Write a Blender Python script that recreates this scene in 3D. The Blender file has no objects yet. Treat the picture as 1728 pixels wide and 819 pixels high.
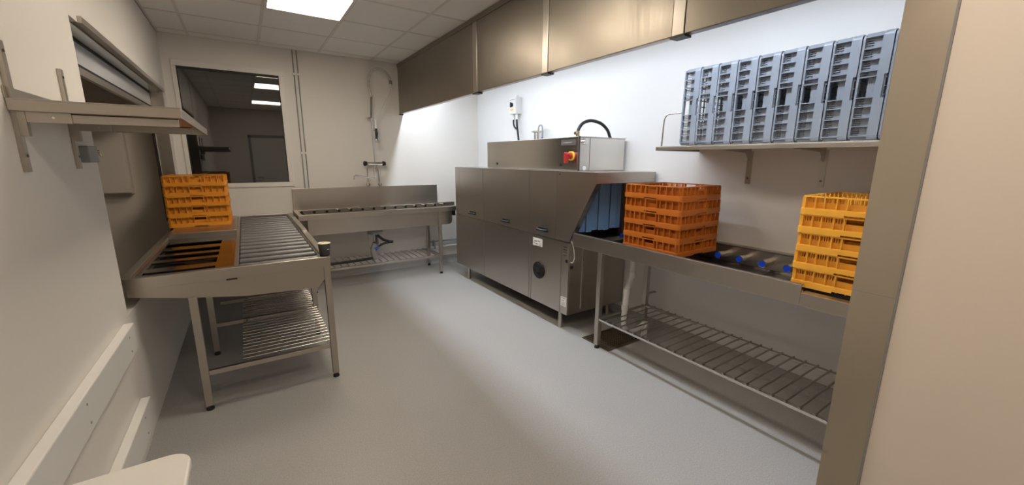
import bpy, bmesh, math, random
from mathutils import Vector, Matrix
random.seed(7)
scene = bpy.context.scene
COL = scene.collection
PI = math.pi

# ------------------------------------------------------------------ camera
F_PX, YAW, PITCH, ROLL = 675.89, .5823, .2031, .0062
CAM = Vector((.5804, -.0895, 1.5165))
fw = Vector((math.sin(YAW)*math.cos(PITCH), math.cos(YAW)*math.cos(PITCH), -math.sin(PITCH)))
rt = Vector((math.cos(YAW), -math.sin(YAW), 0))
up = rt.cross(fw)
r2 = rt*math.cos(ROLL) + up*math.sin(ROLL)
u2 = -rt*math.sin(ROLL) + up*math.cos(ROLL)
cd = bpy.data.cameras.new('camera')
cd.sensor_fit = 'HORIZONTAL'; cd.sensor_width = 36.0; cd.lens = 36.0*F_PX/1728
cd.clip_start = .02
cam = bpy.data.objects.new('camera', cd); COL.objects.link(cam)
m = Matrix.Identity(4)
for i in range(3):
    m[i][0] = r2[i]; m[i][1] = u2[i]; m[i][2] = -fw[i]; m[i][3] = CAM[i]
cam.matrix_world = m
scene.camera = cam

# ------------------------------------------------------------------ world, exposure
w = bpy.data.worlds.new('night'); scene.world = w; w.use_nodes = True
w.node_tree.nodes['Background'].inputs[0].default_value = (.01, .012, .016, 1)
w.node_tree.nodes['Background'].inputs[1].default_value = .3
vs = scene.view_settings
vs.view_transform = 'Standard'; vs.look = 'None'; vs.gamma = 1.0; vs.use_curve_mapping = False
vs.exposure = 0.55
PANEL_W = 12.5      # radiance of the ceiling light panels
TUBE_W = 42.0      # radiance of the tubes in the extractor hood

# ------------------------------------------------------------------ room sizes
XW, YB, ZC, YF = 3.57, 5.40, 2.73, -1.6      # right wall, back wall, ceiling, wall behind the camera
XH, ZH = 2.383, 2.108                        # hood front face, hood lower edge
XJ = 1.97                                    # near right wall face
YJ = .28                                     # its end, where the alcove begins

# ------------------------------------------------------------------ materials
MATS = {}
def nodes(name):
    m = bpy.data.materials.new(name); m.use_nodes = True
    MATS[name] = m
    nt = m.node_tree
    return m, nt, nt.nodes['Principled BSDF']
def plain(name, col, rough=.5, metal=0., bump=0., scale=60., var=0., coat=0., ior=None, trans=0.):
    m, nt, b = nodes(name)
    b.inputs['Base Color'].default_value = (*col, 1)
    b.inputs['Roughness'].default_value = rough
    b.inputs['Metallic'].default_value = metal
    b.inputs['Coat Weight'].default_value = coat
    if ior: b.inputs['IOR'].default_value = ior
    b.inputs['Transmission Weight'].default_value = trans
    tc = nt.nodes.new('ShaderNodeTexCoord')
    n = nt.nodes.new('ShaderNodeTexNoise'); n.inputs['Scale'].default_value = scale
    n.inputs['Detail'].default_value = 4
    nt.links.new(tc.outputs['Object'], n.inputs['Vector'])
    if var:
        mx = nt.nodes.new('ShaderNodeMixRGB'); mx.blend_type = 'MIX'
        mx.inputs[1].default_value = (*[c*(1-var) for c in col], 1)
        mx.inputs[2].default_value = (*[min(1, c*(1+var)) for c in col], 1)
        nt.links.new(n.outputs['Fac'], mx.inputs[0]); nt.links.new(mx.outputs[0], b.inputs['Base Color'])
    if bump:
        bp = nt.nodes.new('ShaderNodeBump'); bp.inputs['Strength'].default_value = bump
        bp.inputs['Distance'].default_value = .002
        nt.links.new(n.outputs['Fac'], bp.inputs['Height']); nt.links.new(bp.outputs[0], b.inputs['Normal'])
    return m
def steel(name, col, rough, stretch=(1, 1, 24), amt=.05, bump=0, smudge=.08):
    """brushed stainless: fine grain stretched along one axis plus soft smears in the gloss"""
    m, nt, b = nodes(name)
    b.inputs['Base Color'].default_value = (*col, 1); b.inputs['Metallic'].default_value = 1
    tc = nt.nodes.new('ShaderNodeTexCoord'); mp = nt.nodes.new('ShaderNodeMapping')
    mp.inputs['Scale'].default_value = stretch
    nt.links.new(tc.outputs['Object'], mp.inputs[0])
    n = nt.nodes.new('ShaderNodeTexNoise'); n.inputs['Scale'].default_value = 5; n.inputs['Detail'].default_value = 6
    nt.links.new(mp.outputs[0], n.inputs['Vector'])
    n2 = nt.nodes.new('ShaderNodeTexNoise'); n2.inputs['Scale'].default_value = 3.2; n2.inputs['Detail'].default_value = 3
    nt.links.new(tc.outputs['Object'], n2.inputs['Vector'])
    mr = nt.nodes.new('ShaderNodeMapRange')
    mr.inputs[1].default_value = .3; mr.inputs[2].default_value = .7
    mr.inputs[3].default_value = rough-amt*.5; mr.inputs[4].default_value = rough+amt*.5
    nt.links.new(n.outputs['Fac'], mr.inputs[0])
    mr2 = nt.nodes.new('ShaderNodeMapRange')
    mr2.inputs[1].default_value = .35; mr2.inputs[2].default_value = .7
    mr2.inputs[3].default_value = 0; mr2.inputs[4].default_value = smudge
    nt.links.new(n2.outputs['Fac'], mr2.inputs[0])
    ad = nt.nodes.new('ShaderNodeMath'); ad.operation = 'ADD'
    nt.links.new(mr.outputs[0], ad.inputs[0]); nt.links.new(mr2.outputs[0], ad.inputs[1])
    nt.links.new(ad.outputs[0], b.inputs['Roughness'])
    return m
def emit(name, col, strength):
    m, nt, b = nodes(name)
    b.inputs['Base Color'].default_value = (*col, 1)
    b.inputs['Emission Color'].default_value = (*col, 1)
    b.inputs['Emission Strength'].default_value = strength
    return m

STC = (.50, .46, .41)
steel('steel', STC, .32, (1, 1, 24), .03, 0, .05)
steel('steel_x', STC, .315, (1, 1, 24), .03, 0, .05)
steel('steel_hood', (.33, .295, .25), .34, (1, 20, 1))
steel('steel_bright', (.68, .66, .62), .19, (1, 20, 1), .02, 0, .015)
steel('steel_mirror', (.19, .18, .17), .12, (1, 1, 1), .02, 0, .05)
steel('steel_jamb', (.56, .50, .415), .325, (20, 20, 1), .04, 0, .12)
plain('roller_steel', (.13, .13, .128), .28)
plain('chrome', (.78, .77, .75), .08, 1.)
plain('dark_steel', (.16, .15, .14), .35, 1.)
plain('wall_paint', (.78, .745, .695), .42, bump=.02, scale=90, var=.012)
plain('wall_panel', (.79, .78, .765), .33, bump=.01, scale=12, var=.008)
plain('wall_pink', (.78, .69, .61), .50, bump=.02, scale=70, var=.012)
plain('neighbour_wall', (.66, .60, .53), .55, var=.03, scale=6)
plain('ceiling_tile', (.86, .83, .79), .85, bump=.12, scale=260, var=.03)
plain('tbar', (.72, .69, .65), .5)
plain('frame_white', (.78, .75, .70), .35)
plain('rail_white', (.80, .79, .76), .32, coat=.1)
plain('glass_night', (.006, .007, .008), .02, ior=2.1)
plain('plastic_black', (.012, .012, .013), .38)
plain('rubber', (.015, .015, .016), .6)
plain('rack_orange', (.48, .13, .013), .40, var=.06, scale=8)
plain('rack_yellow', (.85, .41, .042), .40, var=.05, scale=8)
plain('rack_amber', (.74, .285, .018), .42, var=.05, scale=8)
plain('rack_grey', (.25, .28, .33), .32, var=.04, scale=8)
plain('blue_cap', (.01, .055, .55), .35)
plain('curtain_blue', (.20, .36, .62), .38, coat=.1)
plain('white_plastic', (.80, .80, .79), .35)
plain('pipe_white', (.72, .71, .68), .4)
plain('grey_plastic', (.30, .31, .31), .45)
plain('blue_plastic', (.03, .10, .42), .4)
plain('red', (.40, .025, .022), .35)
plain('yellow', (.80, .55, .03), .4)
plain('brass', (.62, .55, .42), .25, 1.)
plain('stool_white', (.82, .79, .73), .35)
plain('badge', (.22, .21, .19), .4, .8)
plain('ink', (.03, .03, .03), .6)
plain('ink_grey', (.25, .24, .23), .6)
plain('cup_paper', (.045, .042, .040), .55)
plain('milk', (.85, .78, .58), .4)
plain('clear_hose', (.72, .70, .66), .35)
plain('shutter', (.62, .64, .66), .28, .3)
plain('grate', (.20, .16, .11), .45, .7)
emit('panel_light', (1.0, .875, .715), PANEL_W)
emit('tube_light', (.80, .885, 1.0), TUBE_W)

# floor: grey safety vinyl with fine flecks
m, nt, b = nodes('floor_vinyl')
tc = nt.nodes.new('ShaderNodeTexCoord')
n1 = nt.nodes.new('ShaderNodeTexNoise'); n1.inputs['Scale'].default_value = 140; n1.inputs['Detail'].default_value = 3
n2 = nt.nodes.new('ShaderNodeTexNoise'); n2.inputs['Scale'].default_value = 1.3; n2.inputs['Detail'].default_value = 4
vo = nt.nodes.new('ShaderNodeTexVoronoi'); vo.inputs['Scale'].default_value = 110
for n in (n1, n2, vo): nt.links.new(tc.outputs['Object'], n.inputs['Vector'])
cr = nt.nodes.new('ShaderNodeValToRGB')
cr.color_ramp.elements[0].position = .30; cr.color_ramp.elements[0].color = (.37, .36, .345, 1)
cr.color_ramp.elements[1].position = .72; cr.color_ramp.elements[1].color = (.48, .47, .455, 1)
nt.links.new(n1.outputs['Fac'], cr.inputs[0])
mx = nt.nodes.new('ShaderNodeMixRGB'); mx.blend_type = 'MULTIPLY'; mx.inputs[0].default_value = .12
nt.links.new(cr.outputs[0], mx.inputs[1]); nt.links.new(n2.outputs['Fac'], mx.inputs[2])
nt.links.new(mx.outputs[0], b.inputs['Base Color'])
mr = nt.nodes.new('ShaderNodeMapRange'); mr.inputs[3].default_value = .30; mr.inputs[4].default_value = .46
nt.links.new(n2.outputs['Fac'], mr.inputs[0]); nt.links.new(mr.outputs[0], b.inputs['Roughness'])
bp = nt.nodes.new('ShaderNodeBump'); bp.inputs['Strength'].default_value = .22; bp.inputs['Distance'].default_value = .002
nt.links.new(vo.outputs['Distance'], bp.inputs['Height']); nt.links.new(bp.outputs[0], b.inputs['Normal'])

# ------------------------------------------------------------------ mesh builder
class MB:
    def __init__(s): s.v = []; s.f = []; s.sm = []
    def add(s, vs_, fs, smooth=False):
        o = len(s.v); s.v += [tuple(v) for v in vs_]
        s.f += [tuple(i+o for i in f) for f in fs]; s.sm += [smooth]*len(fs); return s
    def box(s, x0, x1, y0, y1, z0, z1):
        x0, x1 = min(x0, x1), max(x0, x1); y0, y1 = min(y0, y1), max(y0, y1); z0, z1 = min(z0, z1), max(z0, z1)
        return s.add([(x0,y0,z0),(x1,y0,z0),(x1,y1,z0),(x0,y1,z0),(x0,y0,z1),(x1,y0,z1),(x1,y1,z1),(x0,y1,z1)],
            [(0,3,2,1),(4,5,6,7),(0,1,5,4),(1,2,6,5),(2,3,7,6),(3,0,4,7)])
    def prism(s, prof, axis, a0, a1):
        """prof: list of 2-D points; axis 'x' -> (y,z), 'y' -> (x,z), 'z' -> (x,y)"""
        def P(p, a): return {'x': (a, p[0], p[1]), 'y': (p[0], a, p[1]), 'z': (p[0], p[1], a)}[axis]
        n = len(prof)
        area = sum(prof[i][0]*prof[(i+1)%n][1]-prof[(i+1)%n][0]*prof[i][1] for i in range(n))
        flip = (area < 0) != (axis == 'y')
        vs_ = [P(p, a0) for p in prof] + [P(p, a1) for p in prof]
        fs = [tuple(reversed(range(n))), tuple(range(n, 2*n))] + [(i, (i+1)%n, n+(i+1)%n, n+i) for i in range(n)]
        if flip: fs = [tuple(reversed(f)) for f in fs]
        return s.add(vs_, fs)
    def tube(s, pts, r, n=10, caps=True, smooth=True):
        pts = [Vector(p) for p in pts]
        rs = r if isinstance(r, (list, tuple)) else [r]*len(pts)
        vs_ = []; fs = []
        t0 = (pts[1]-pts[0]).normalized()
        a = Vector((0, 0, 1)) if abs(t0.z) < .9 else Vector((1, 0, 0))
        nrm = t0.cross(a).normalized()
        for i, p in enumerate(pts):
            if i == 0: t = pts[1]-pts[0]
            elif i == len(pts)-1: t = pts[-1]-pts[-2]
            else: t = (pts[i+1]-pts[i]).normalized()+(pts[i]-pts[i-1]).normalized()
            t.normalize()
            nrm = (nrm - t*nrm.dot(t)).normalized(); bi = t.cross(nrm)
            for k in range(n):
                q = 2*PI*k/n
                vs_.append(p + (nrm*math.cos(q)+bi*math.sin(q))*rs[i])
        for i in range(len(pts)-1):
            for k in range(n):
                fs.append((i*n+k, i*n+(k+1)%n, (i+1)*n+(k+1)%n, (i+1)*n+k))
        s.add(vs_, fs, smooth)
        if caps:
            e = (len(pts)-1)*n
            s.add(vs_[:n], [tuple(reversed(range(n)))]); s.add(vs_[e:], [tuple(range(n))])
        return s
    def cyl(s, p0, p1, r, n=16, r1=None):
        return s.tube([p0, p1], [r, r if r1 is None else r1], n)
    def lathe(s, prof, c=(0, 0, 0), n=24):
        vs_ = []; fs = []
        for (r, z) in prof:
            for k in range(n):
                q = 2*PI*k/n; vs_.append((c[0]+r*math.cos(q), c[1]+r*math.sin(q), c[2]+z))
        for i in range(len(prof)-1):
            for k in range(n):
                fs.append((i*n+k, i*n+(k+1)%n, (i+1)*n+(k+1)%n, (i+1)*n+k))
        return s.add(vs_, fs, True)
    def ring(s, hx, hy, t, r, z0, z1, seg=4, cx=0, cy=0):
        """rounded rectangular band, half sizes hx hy, thickness t"""
        def loop(ax, ay, rr):
            out = []
            for q, (sx, sy) in enumerate(((1,1),(-1,1),(-1,-1),(1,-1))):
                for k in range(seg+1):
                    a = PI/2*q + PI/2*k/seg
                    out.append((cx+sx*(ax-rr)+rr*math.cos(a), cy+sy*(ay-rr)+rr*math.sin(a)))
            return out
        o = loop(hx, hy, r); i_ = loop(hx-t, hy-t, max(r-t, .001)); n = len(o)
        vs_ = [(*p, z0) for p in o]+[(*p, z1) for p in o]+[(*p, z0) for p in i_]+[(*p, z1) for p in i_]
        fs = []
        for k in range(n):
            j = (k+1) % n
            fs += [(k, j, n+j, n+k), (2*n+j, 2*n+k, 3*n+k, 3*n+j), (n+k, n+j, 3*n+j, 3*n+k), (j, k, 2*n+k, 2*n+j)]
        return s.add(vs_, fs)
    def build(s, name, mat, parent=None, base=None, bev=0, kind=None):
        """parent: an object whose world offset is subtracted; base: own origin for a top-level mesh"""
        off = Vector((0, 0, 0))
        if parent is not None: off = Vector(parent.get('_o', (0, 0, 0)))
        own = Vector(base) if base is not None else Vector((0, 0, 0))
        me = bpy.data.meshes.new(name)
        sh = off + own if parent is None else off
        me.from_pydata([tuple(Vector(v)-sh) for v in s.v], [], s.f)
        for p, q in zip(me.polygons, s.sm): p.use_smooth = q
        me.update()
        me.materials.append(MATS[mat])
        o = bpy.data.objects.new(name, me); COL.objects.link(o)
        if parent is None: o.location = own; o['_o'] = tuple(own)
        else:
            o.parent = parent; o['_o'] = tuple(off)
        if bev:
            md = o.modifiers.new('edge', 'BEVEL'); md.width = bev; md.segments = 2; md.limit_method = 'ANGLE'
        if kind: o['kind'] = kind
        return o
def B(*a): return MB().box(*a)
def tag(o, label, cat, group=None):
    o['label'] = label; o['category'] = cat
    if group: o['group'] = group
    return o
def thing(name, loc, label, cat, group=None):
    o = bpy.data.objects.new(name, None); COL.objects.link(o); o.location = loc
    o.empty_display_size = .05; o['_o'] = tuple(loc)
    return tag(o, label, cat, group)
def copy_tree(o, parent=None):
    c = o.copy(); COL.objects.link(c); c.parent = parent
    for ch in list(o.children): copy_tree(ch, c)
    return c
def struct(mb, name, mat, parent=None, bev=0):
    o = mb.build(name, mat, parent, bev=bev)
    if parent is None: o['kind'] = 'structure'
    return o
def arc(c, r, a0, a1, n, plane='xz'):
    out = []
    for k in range(n+1):
        a = a0+(a1-a0)*k/n; u, v = r*math.cos(a), r*math.sin(a)
        out.append({'xz': (c[0]+u, c[1], c[2]+v), 'yz': (c[0], c[1]+u, c[2]+v), 'xy': (c[0]+u, c[1]+v, c[2])}[plane])
    return out
def smooth_path(pts, n=6):
    P = [Vector(p) for p in pts]; out = []
    for i in range(len(P)-1):
        p0 = P[max(i-1, 0)]; p1 = P[i]; p2 = P[i+1]; p3 = P[min(i+2, len(P)-1)]
        for k in range(n):
            t = k/n
            out.append(.5*((2*p1)+(p2-p0)*t+(2*p0-5*p1+4*p2-p3)*t*t+(3*p1-p0-3*p2+p3)*t**3))
    out.append(P[-1]); return out

# ================================================================== ROOM SHELL
struct(B(-1.9, XW+.15, YF-.12, YB+.2, -.1, 0), 'floor', 'floor_vinyl')
# left wall with the serving hatch (y 2.61..5.17, z .716..2.14)
HY0, HY1, HZ0, HZ1 = 2.61, 5.17, .716, 2.14
wl = MB()
wl.box(-.12, 0, YF, HY0, 0, ZC)
wl.box(-.12, -.004, HY0, HY1, 0, HZ0)
wl.box(-.12, -.004, HY0, HY1, HZ1, ZC)
wl.box(-.12, -.004, HY1, YB, 0, ZC)
struct(wl, 'wall_left', 'wall_paint')
# back wall with the window hole
WX0, WX1, WZ0, WZ1 = .068, 1.066, 1.193, 2.495
wb = MB()
wb.box(-1.9, WX0, YB, YB+.2, 0, ZC); wb.box(WX1, XW+.15, YB, YB+.2, 0, ZC)
wb.box(WX0, WX1, YB, YB+.2, 0, WZ0); wb.box(WX0, WX1, YB, YB+.2, WZ1, ZC)
struct(wb, 'wall_back', 'wall_paint')
struct(B(XW, XW+.15, YJ-.1, YB, 0, ZC), 'wall_right', 'wall_panel')
# near right wall whose end is capped by the stainless corner guard, and the return behind the table
struct(MB().box(XJ, XJ+.09, YF, YJ, 0, ZC).box(XJ+.09, XW, YJ-.09, YJ, 0, ZC), 'wall_right_near', 'wall_pink')
# wall behind the camera with a door
wf = MB().box(-.12, .75, YF-.12, YF, 0, ZC).box(1.65, XJ+.09, YF-.12, YF, 0, ZC).box(.75, 1.65, YF-.12, YF, 2.08, ZC)
struct(wf, 'wall_front', 'wall_paint')
d1 = struct(B(.79, 1.61, YF-.08, YF-.03, .005, 2.05), 'door_1', 'white_plastic')
df = MB().box(.73, .79, YF-.1, YF+.012, 0, 2.1).box(1.61, 1.67, YF-.1, YF+.012, 0, 2.1).box(.73, 1.67, YF-.1, YF+.012, 2.05, 2.11)
df.build('door_frame', 'grey_plastic', d1)
MB().tube([(.86, YF-.03, 1.02), (.86, YF+.02, 1.02), (.98, YF+.02, 1.02)], .01).build('door_handle', 'chrome', d1)
# the room on the other side of the hatch
struct(MB().box(-1.9, -1.8, 1.2, YB, 0, ZC), 'wall_neighbour_left', 'neighbour_wall')
struct(MB().box(-1.8, -.12, 1.1, 1.2, 0, ZC), 'wall_neighbour_front', 'neighbour_wall')
struct(MB().box(-1.8, -.12, YB-.02, YB, 0, ZC), 'wall_neighbour_back', 'neighbour_wall')
# coved skirting in floor vinyl
cove = [(0, 0), (.035, 0), (.012, .02), (.006, .05), (.006, .10), (0, .10)]
struct(MB().prism([(XW-a, z) for a, z in cove], 'y', YJ, YB), 'baseboard_right', 'floor_vinyl')
struct(MB().prism([(YB-a, z) for a, z in cove], 'x', 0, XW), 'baseboard_back', 'floor_vinyl')

# suspended ceiling: slab, T-bars and tiles
ceil = struct(B(-1.9, XW+.15, YF-.12, YB+.2, ZC+.03, ZC+.1), 'ceiling', 'ceiling_tile')
gx = [0, .245, .845, 1.445, 2.045, XH+.02]
gy = [YF] + [4.02-.6*k for k in range(9, -1, -1)] + [4.62, 5.22, YB]
LAMPS = [(2, 3.42), (2, 2.22), (2, -.18)]
tile_cache = {}
for i in range(len(gx)-1):
    for j in range(len(gy)-1):
        x0, x1, y0, y1 = gx[i], gx[i+1], gy[j], gy[j+1]
        if any(i == li and abs(y0-ly) < .01 for li, ly in LAMPS): continue
        if y1 <= YJ+.2: x1 = min(x1, XJ)
        if x1-x0 < .02 or y1-y0 < .02: continue
        key = (round(x1-x0, 3), round(y1-y0, 3))
        if key not in tile_cache:
            hx, hy = key[0]/2-.006, key[1]/2-.006
            t = MB().box(-hx, hx, -hy, hy, -.002, .018).build('ceiling_tile', 'ceiling_tile', ceil)
            tile_cache[key] = t
        else:
            t = tile_cache[key].copy(); COL.objects.link(t)
        t.location = ((x0+x1)/2, (y0+y1)/2, ZC+.006)
for x in gx[1:5]:
    B(x-.012, x+.012, YF if x < XJ else YJ, YB, ZC, ZC+.03).build('ceiling_rail', 'tbar', ceil)
for y in gy[1:-1]:
    B(0, XH if y > YJ else XJ, y-.012, y+.012, ZC+.001, ZC+.029).build('ceiling_rail', 'tbar', ceil)
B(.0005, .018, YF, YB, ZC+.001, ZC+.03).build('ceiling_rail', 'tbar', ceil)
B(.018, XH, YB-.018, YB-.0005, ZC+.001, ZC+.03).build('ceiling_rail', 'tbar', ceil)
lamp_lab = ['bright square ceiling light panel above the sink, in view at top edge',
            'square ceiling light panel in the middle of the ceiling, reflected high in the window',
            'square ceiling light panel nearest the doorway, reflected lower in the window']
for (li, ly), lab in zip(LAMPS, lamp_lab):
    t = thing('ceiling_light', (1.145, ly+.3, ZC), lab, 'ceiling light', 'square ceiling light panels')
    x0, x1, y0, y1 = .847, 1.443, ly+.002, ly+.598
    fr = MB()
    fr.box(x0, x1, y0, y0+.022, ZC-.012, ZC+.03); fr.box(x0, x1, y1-.022, y1, ZC-.012, ZC+.03)
    fr.box(x0, x0+.022, y0+.022, y1-.022, ZC-.012, ZC+.03); fr.box(x1-.022, x1, y0+.022, y1-.022, ZC-.012, ZC+.03)
    fr.build('frame', 'frame_white', t)
    B(x0+.022, x1-.022, y0+.022, y1-.022, ZC-.004, ZC+.02).build('diffuser', 'panel_light', t)

# window
w1 = struct(MB().box(WX0, WX1, YB-.012, YB+.09, WZ0, WZ0+.052).box(WX0, WX1, YB-.012, YB+.09, WZ1-.062, WZ1)
    .box(WX0, WX0+.04, YB-.012, YB+.09, WZ0+.052, WZ1-.062).box(WX1-.056, WX1, YB-.012, YB+.09, WZ0+.052, WZ1-.062), 'window_1', 'frame_white', bev=.004)
B(WX0+.035, WX1-.05, YB-.008, YB+.004, WZ0+.045, WZ1-.055).build('pane', 'glass_night', w1)
seal_mask = MB()
for a in ((WX0+.036, WX0+.048), (WX1-.064, WX1-.052)): seal_mask.box(a[0], a[1], YB-.011, YB-.008, WZ0+.046, WZ1-.056)
seal_mask.box(WX0+.048, WX1-.064, YB-.011, YB-.008, WZ1-.088, WZ1-.056)  # black top strip added to cover the ceiling light's reflection in the pane
seal_mask.build('seal_and_lamp_mask', 'rubber', w1)

# stainless corner guard on the end of the near wall
g = thing('corner_guard', (XJ, .235, 0), 'tall brushed stainless corner guard capping the pinkish wall end', 'corner guard')
MB().prism([(XJ-.003, .191), (XJ, .191), (XJ, YJ), (XJ+.09, YJ), (XJ+.09, YJ+.003), (XJ-.003, YJ+.003)], 'z', 0, ZC).build('guard_sheet', 'steel_jamb', g)
MB().box(XJ-.0045, XJ-.003, .191, YJ+.002, 1.166, 1.170).build('weld_seam', 'steel', g)
B(XJ-.006, XJ, .186, .191, 0, ZC).build('sealant_bead', 'ink_grey', g)

# wall guard boards on the left wall
for z0, z1, y1, lab in ((.576, .716, 2.50, 'upper white plastic guard board along the left wall'), (.135, .29, 2.54, 'lower white plastic guard board along the left wall, near the floor')):
    t = thing('guard_board', (.02, 1.2, z0), lab, 'wall guard', 'white guard boards on the left wall')
    B(.0005, .04, -.6, y1, z0, z1).build('board', 'rail_white', t, bev=.005)
    for y in (2.38, 1.75, 1.1, .4):
        for z in (z0+.035, z1-.035):
            MB().cyl((.0395, y, z), (.0415, y, z), .005, 8).build('screw', 'grey_plastic', t)

# ================================================================== HATCH SHUTTER
sh = thing('roller_shutter', (-.06, 3.9, HZ1), 'half raised grey roller shutter in the stainless framed serving hatch', 'shutter')
B(-.02, .012, HY0+.14, HY1+.01, HZ1-.002, HZ1+.028).build('head_trim', 'steel', sh)
B(-.118, -.022, HY0+.002, HY1, HZ1-.012, HZ1-.002).build('soffit', 'steel_bright', sh)
B(-.112, -.10, HY0+.01, HY1-.02, 2.0, HZ1-.022).build('curtain_panel', 'shutter', sh)
B(-.106, -.094, HY0+.01, HY1-.02, HZ1-.022, HZ1-.014).build('seal', 'rubber', sh)
B(-.114, -.094, HY0+.01, HY1-.02, 1.985, 2.0).build('seal', 'rubber', sh)
B(-.114, -.092, HY0+.01, HY1-.02, 1.945, 1.985).build('bottom_bar', 'steel', sh)
B(-.12, -.004, HY1-.004, HY1-.001, HZ0+.18, HZ1-.012).build('jamb_lining', 'steel', sh)
B(-.13, -.118, HY1-.02, HY1-.003, HZ0+.18, HZ1-.014).build('guide_rail', 'rubber', sh)
B(-.112, -.106, HY1-.024, HY1-.004, HZ0+.18, HZ1-.014).build('guide_rail', 'steel_bright', sh)
B(-.118, -.002, HY0+.0005, HY0+.004, HZ0, HZ1-.012).build('jamb_lining', 'steel', sh)
t = thing('hatch_cabinet', (-.5, YB-.1, 1.17), 'grey wall cabinet seen through the serving hatch', 'cabinet')
B(-.95, -.365, YB-.12, YB-.021, 1.17, 1.95).build('body', 'neighbour_wall', t)
B(-.945, -.37, YB-.135, YB-.121, 1.18, 1.94).build('door', 'neighbour_wall', t, bev=.003)

# ================================================================== EXTRACTOR HOOD
hood = thing('extractor_hood', ((XH+XW)/2, 2.8, ZH), 'long brushed stainless extractor canopy hanging under the ceiling over the dishwasher', 'extractor hood')
yn = YJ+.01
seams = [(3.22, 3.30), (2.215, 2.281), (1.18, 1.25)]
cuts = [YB-.003, 3.30, 3.22, 2.281, 2.215, 1.25, 1.18, yn]
for k in range(0, 8, 2):
    B(XH, XH+.012, cuts[k+1], cuts[k], ZH, ZC-.04).build('front_panel', 'steel_hood', hood, bev=.002)
for a, b_ in seams:
    MB().box(XH-.004, XH+.016, a+.002, b_-.002, ZH-.002, ZC-.04).build('joint_strip', 'steel', hood, bev=.003)
    B(XH-.006, XH+.05, a-.004, b_+.004, ZH-.012, ZH-.002).build('clip', 'plastic_black', hood)
B(XH-.006, XH+.05, YB-.03, YB-.003, ZH-.01, ZH-.002).build('clip', 'plastic_black', hood)
B(XH-.006, XH+.03, yn, YB-.003, ZC-.04, ZC-.001).build('top_rail', 'steel_hood', hood)
MB().box(XH+.012, XH+.05, yn, YB-.003, ZH, ZH+.004).box(XH+.046, XH+.05, yn, YB-.003, ZH+.004, ZH+.03).build('gutter', 'steel', hood)
B(XH+.03, XW-.002, yn, YB-.003, 2.62, 2.64).build('roof_panel', 'steel', hood)
for k in range(8):
    y0 = .5+k*.6
    f = B(3.0, 3.45, y0, y0+.56, 2.600, 2.619).build('grease_filter', 'dark_steel', hood)
for k, (ya, yb) in enumerate(((.62, 2.12), (2.33, 3.83), (3.9, 5.3))):
    B(2.505, 2.600, ya-.03, yb+.03, 2.580, 2.619).build('luminaire_case', 'white_plastic', hood)
    B(2.517, 2.588, ya, yb, 2.568, 2.579).build('light_diffuser', 'tube_light', hood)

# ================================================================== helper: steel leg with foot
def leg(par, x, y, z1, mat='steel', s=.02):
    l = B(x-s, x+s, y-s, y+s, .03, z1).build('leg', mat, par, bev=.003)
    MB().lathe([(.001, 0), (.021, 0), (.021, .012), (.013, .018), (.013, .031)], (x, y, 0), 14).build('foot', 'rubber', l)
    return l

# ================================================================== LEFT TABLE
LT = thing('sorting_table', (.5, 4.0, 0), 'stainless sorting table with roller track and slotted tray under the serving hatch', 'table')
X0, X1, Y0, Y1, ZT = -.025, .995, 2.745, 5.36, .88
# front apron
rim = MB().prism([(Y0, ZT-.065), (Y0+.006, ZT-.065), (Y0+.006, ZT-.006), (Y0+.045, ZT-.006), (Y0+.045, ZT), (Y0, ZT)], 'x', X0, X1)
rim.build('front_rim', 'steel_x', LT, bev=.002)
B(X1-.045, X1, Y0+.045, Y1, ZT-.065, ZT).build('side_rim', 'steel', LT, bev=.004)
B(X1-.043, X1-.004, Y0+1.15, Y1-.5, ZT, ZT+.014).build('rim_cap', 'steel_bright', LT, bev=.003)
B(X0+.045, X1-.045, Y1-.04, Y1, ZT-.065, ZT).build('back_rim', 'steel_x', LT, bev=.003)
B(X0-.03, X0+.012, Y0+.06, Y1, ZT-.04, ZT-.012).build('hatch_rim', 'steel', LT, bev=.003)
prof = [(X0+.004, ZT-.066), (X0+.004, .775), (.22, .728), (.51, .688), (.91, .672), (.965, .741), (.965, ZT-.066)]
MB().prism(prof, 'y', Y0+.02, Y0+.026).build('basin_front', 'steel_x', LT)
MB().prism(prof, 'y', Y1-.03, Y1-.024).build('basin_back', 'steel_x', LT)
bb = MB()
for a, c in zip(prof[1:5], prof[2:6]):
    bb.prism([a, c, (c[0], c[1]+.004), (a[0], a[1]+.004)], 'y', Y0+.026, Y1-.03)
bb.build('basin_floor', 'dark_steel', LT)
B(.955, .965, Y0+.026, Y1-.03, .741, ZT-.066).build('basin_side', 'steel', LT)
B(X0+.004, X0+.010, Y0+.026, Y1-.03, .775, ZT-.04).build('basin_side', 'steel', LT)
# slotted tray (polished plate with slots) at the hatch side
ZP = .845
slots = [(2.90, 3.00), (3.12, 3.27), (3.37, 3.48), (3.57, 3.70), (3.84, 3.98)]
sx0, sx1 = .015, .36
B(X0+.012, sx0, Y0+.046, 4.24, ZP-.006, ZP).build('tray_strip', 'steel_mirror', LT)
B(sx1, .462, Y0+.046, 4.24, ZP-.006, ZP).build('tray_strip', 'steel_mirror', LT)
ed = [Y0+.046] + [q for s_ in slots for q in s_] + [4.24]
for k in range(0, len(ed), 2):
    st = B(sx0, sx1, ed[k], ed[k+1], ZP-.006, ZP).build('tray_bar', 'steel_mirror', LT)
    B(sx0, sx1, ed[k], ed[k]+.008, ZP, ZP+.005).build('bar_edge', 'steel_bright', st)
for a, b_ in slots:
    B(sx0, sx1, a, b_, ZP-.075, ZP-.070).build('slot_floor', 'dark_steel', LT)
    B(sx1, sx1+.004, a, b_, ZP-.075, ZP-.006).build('slot_end', 'rubber', LT)
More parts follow.
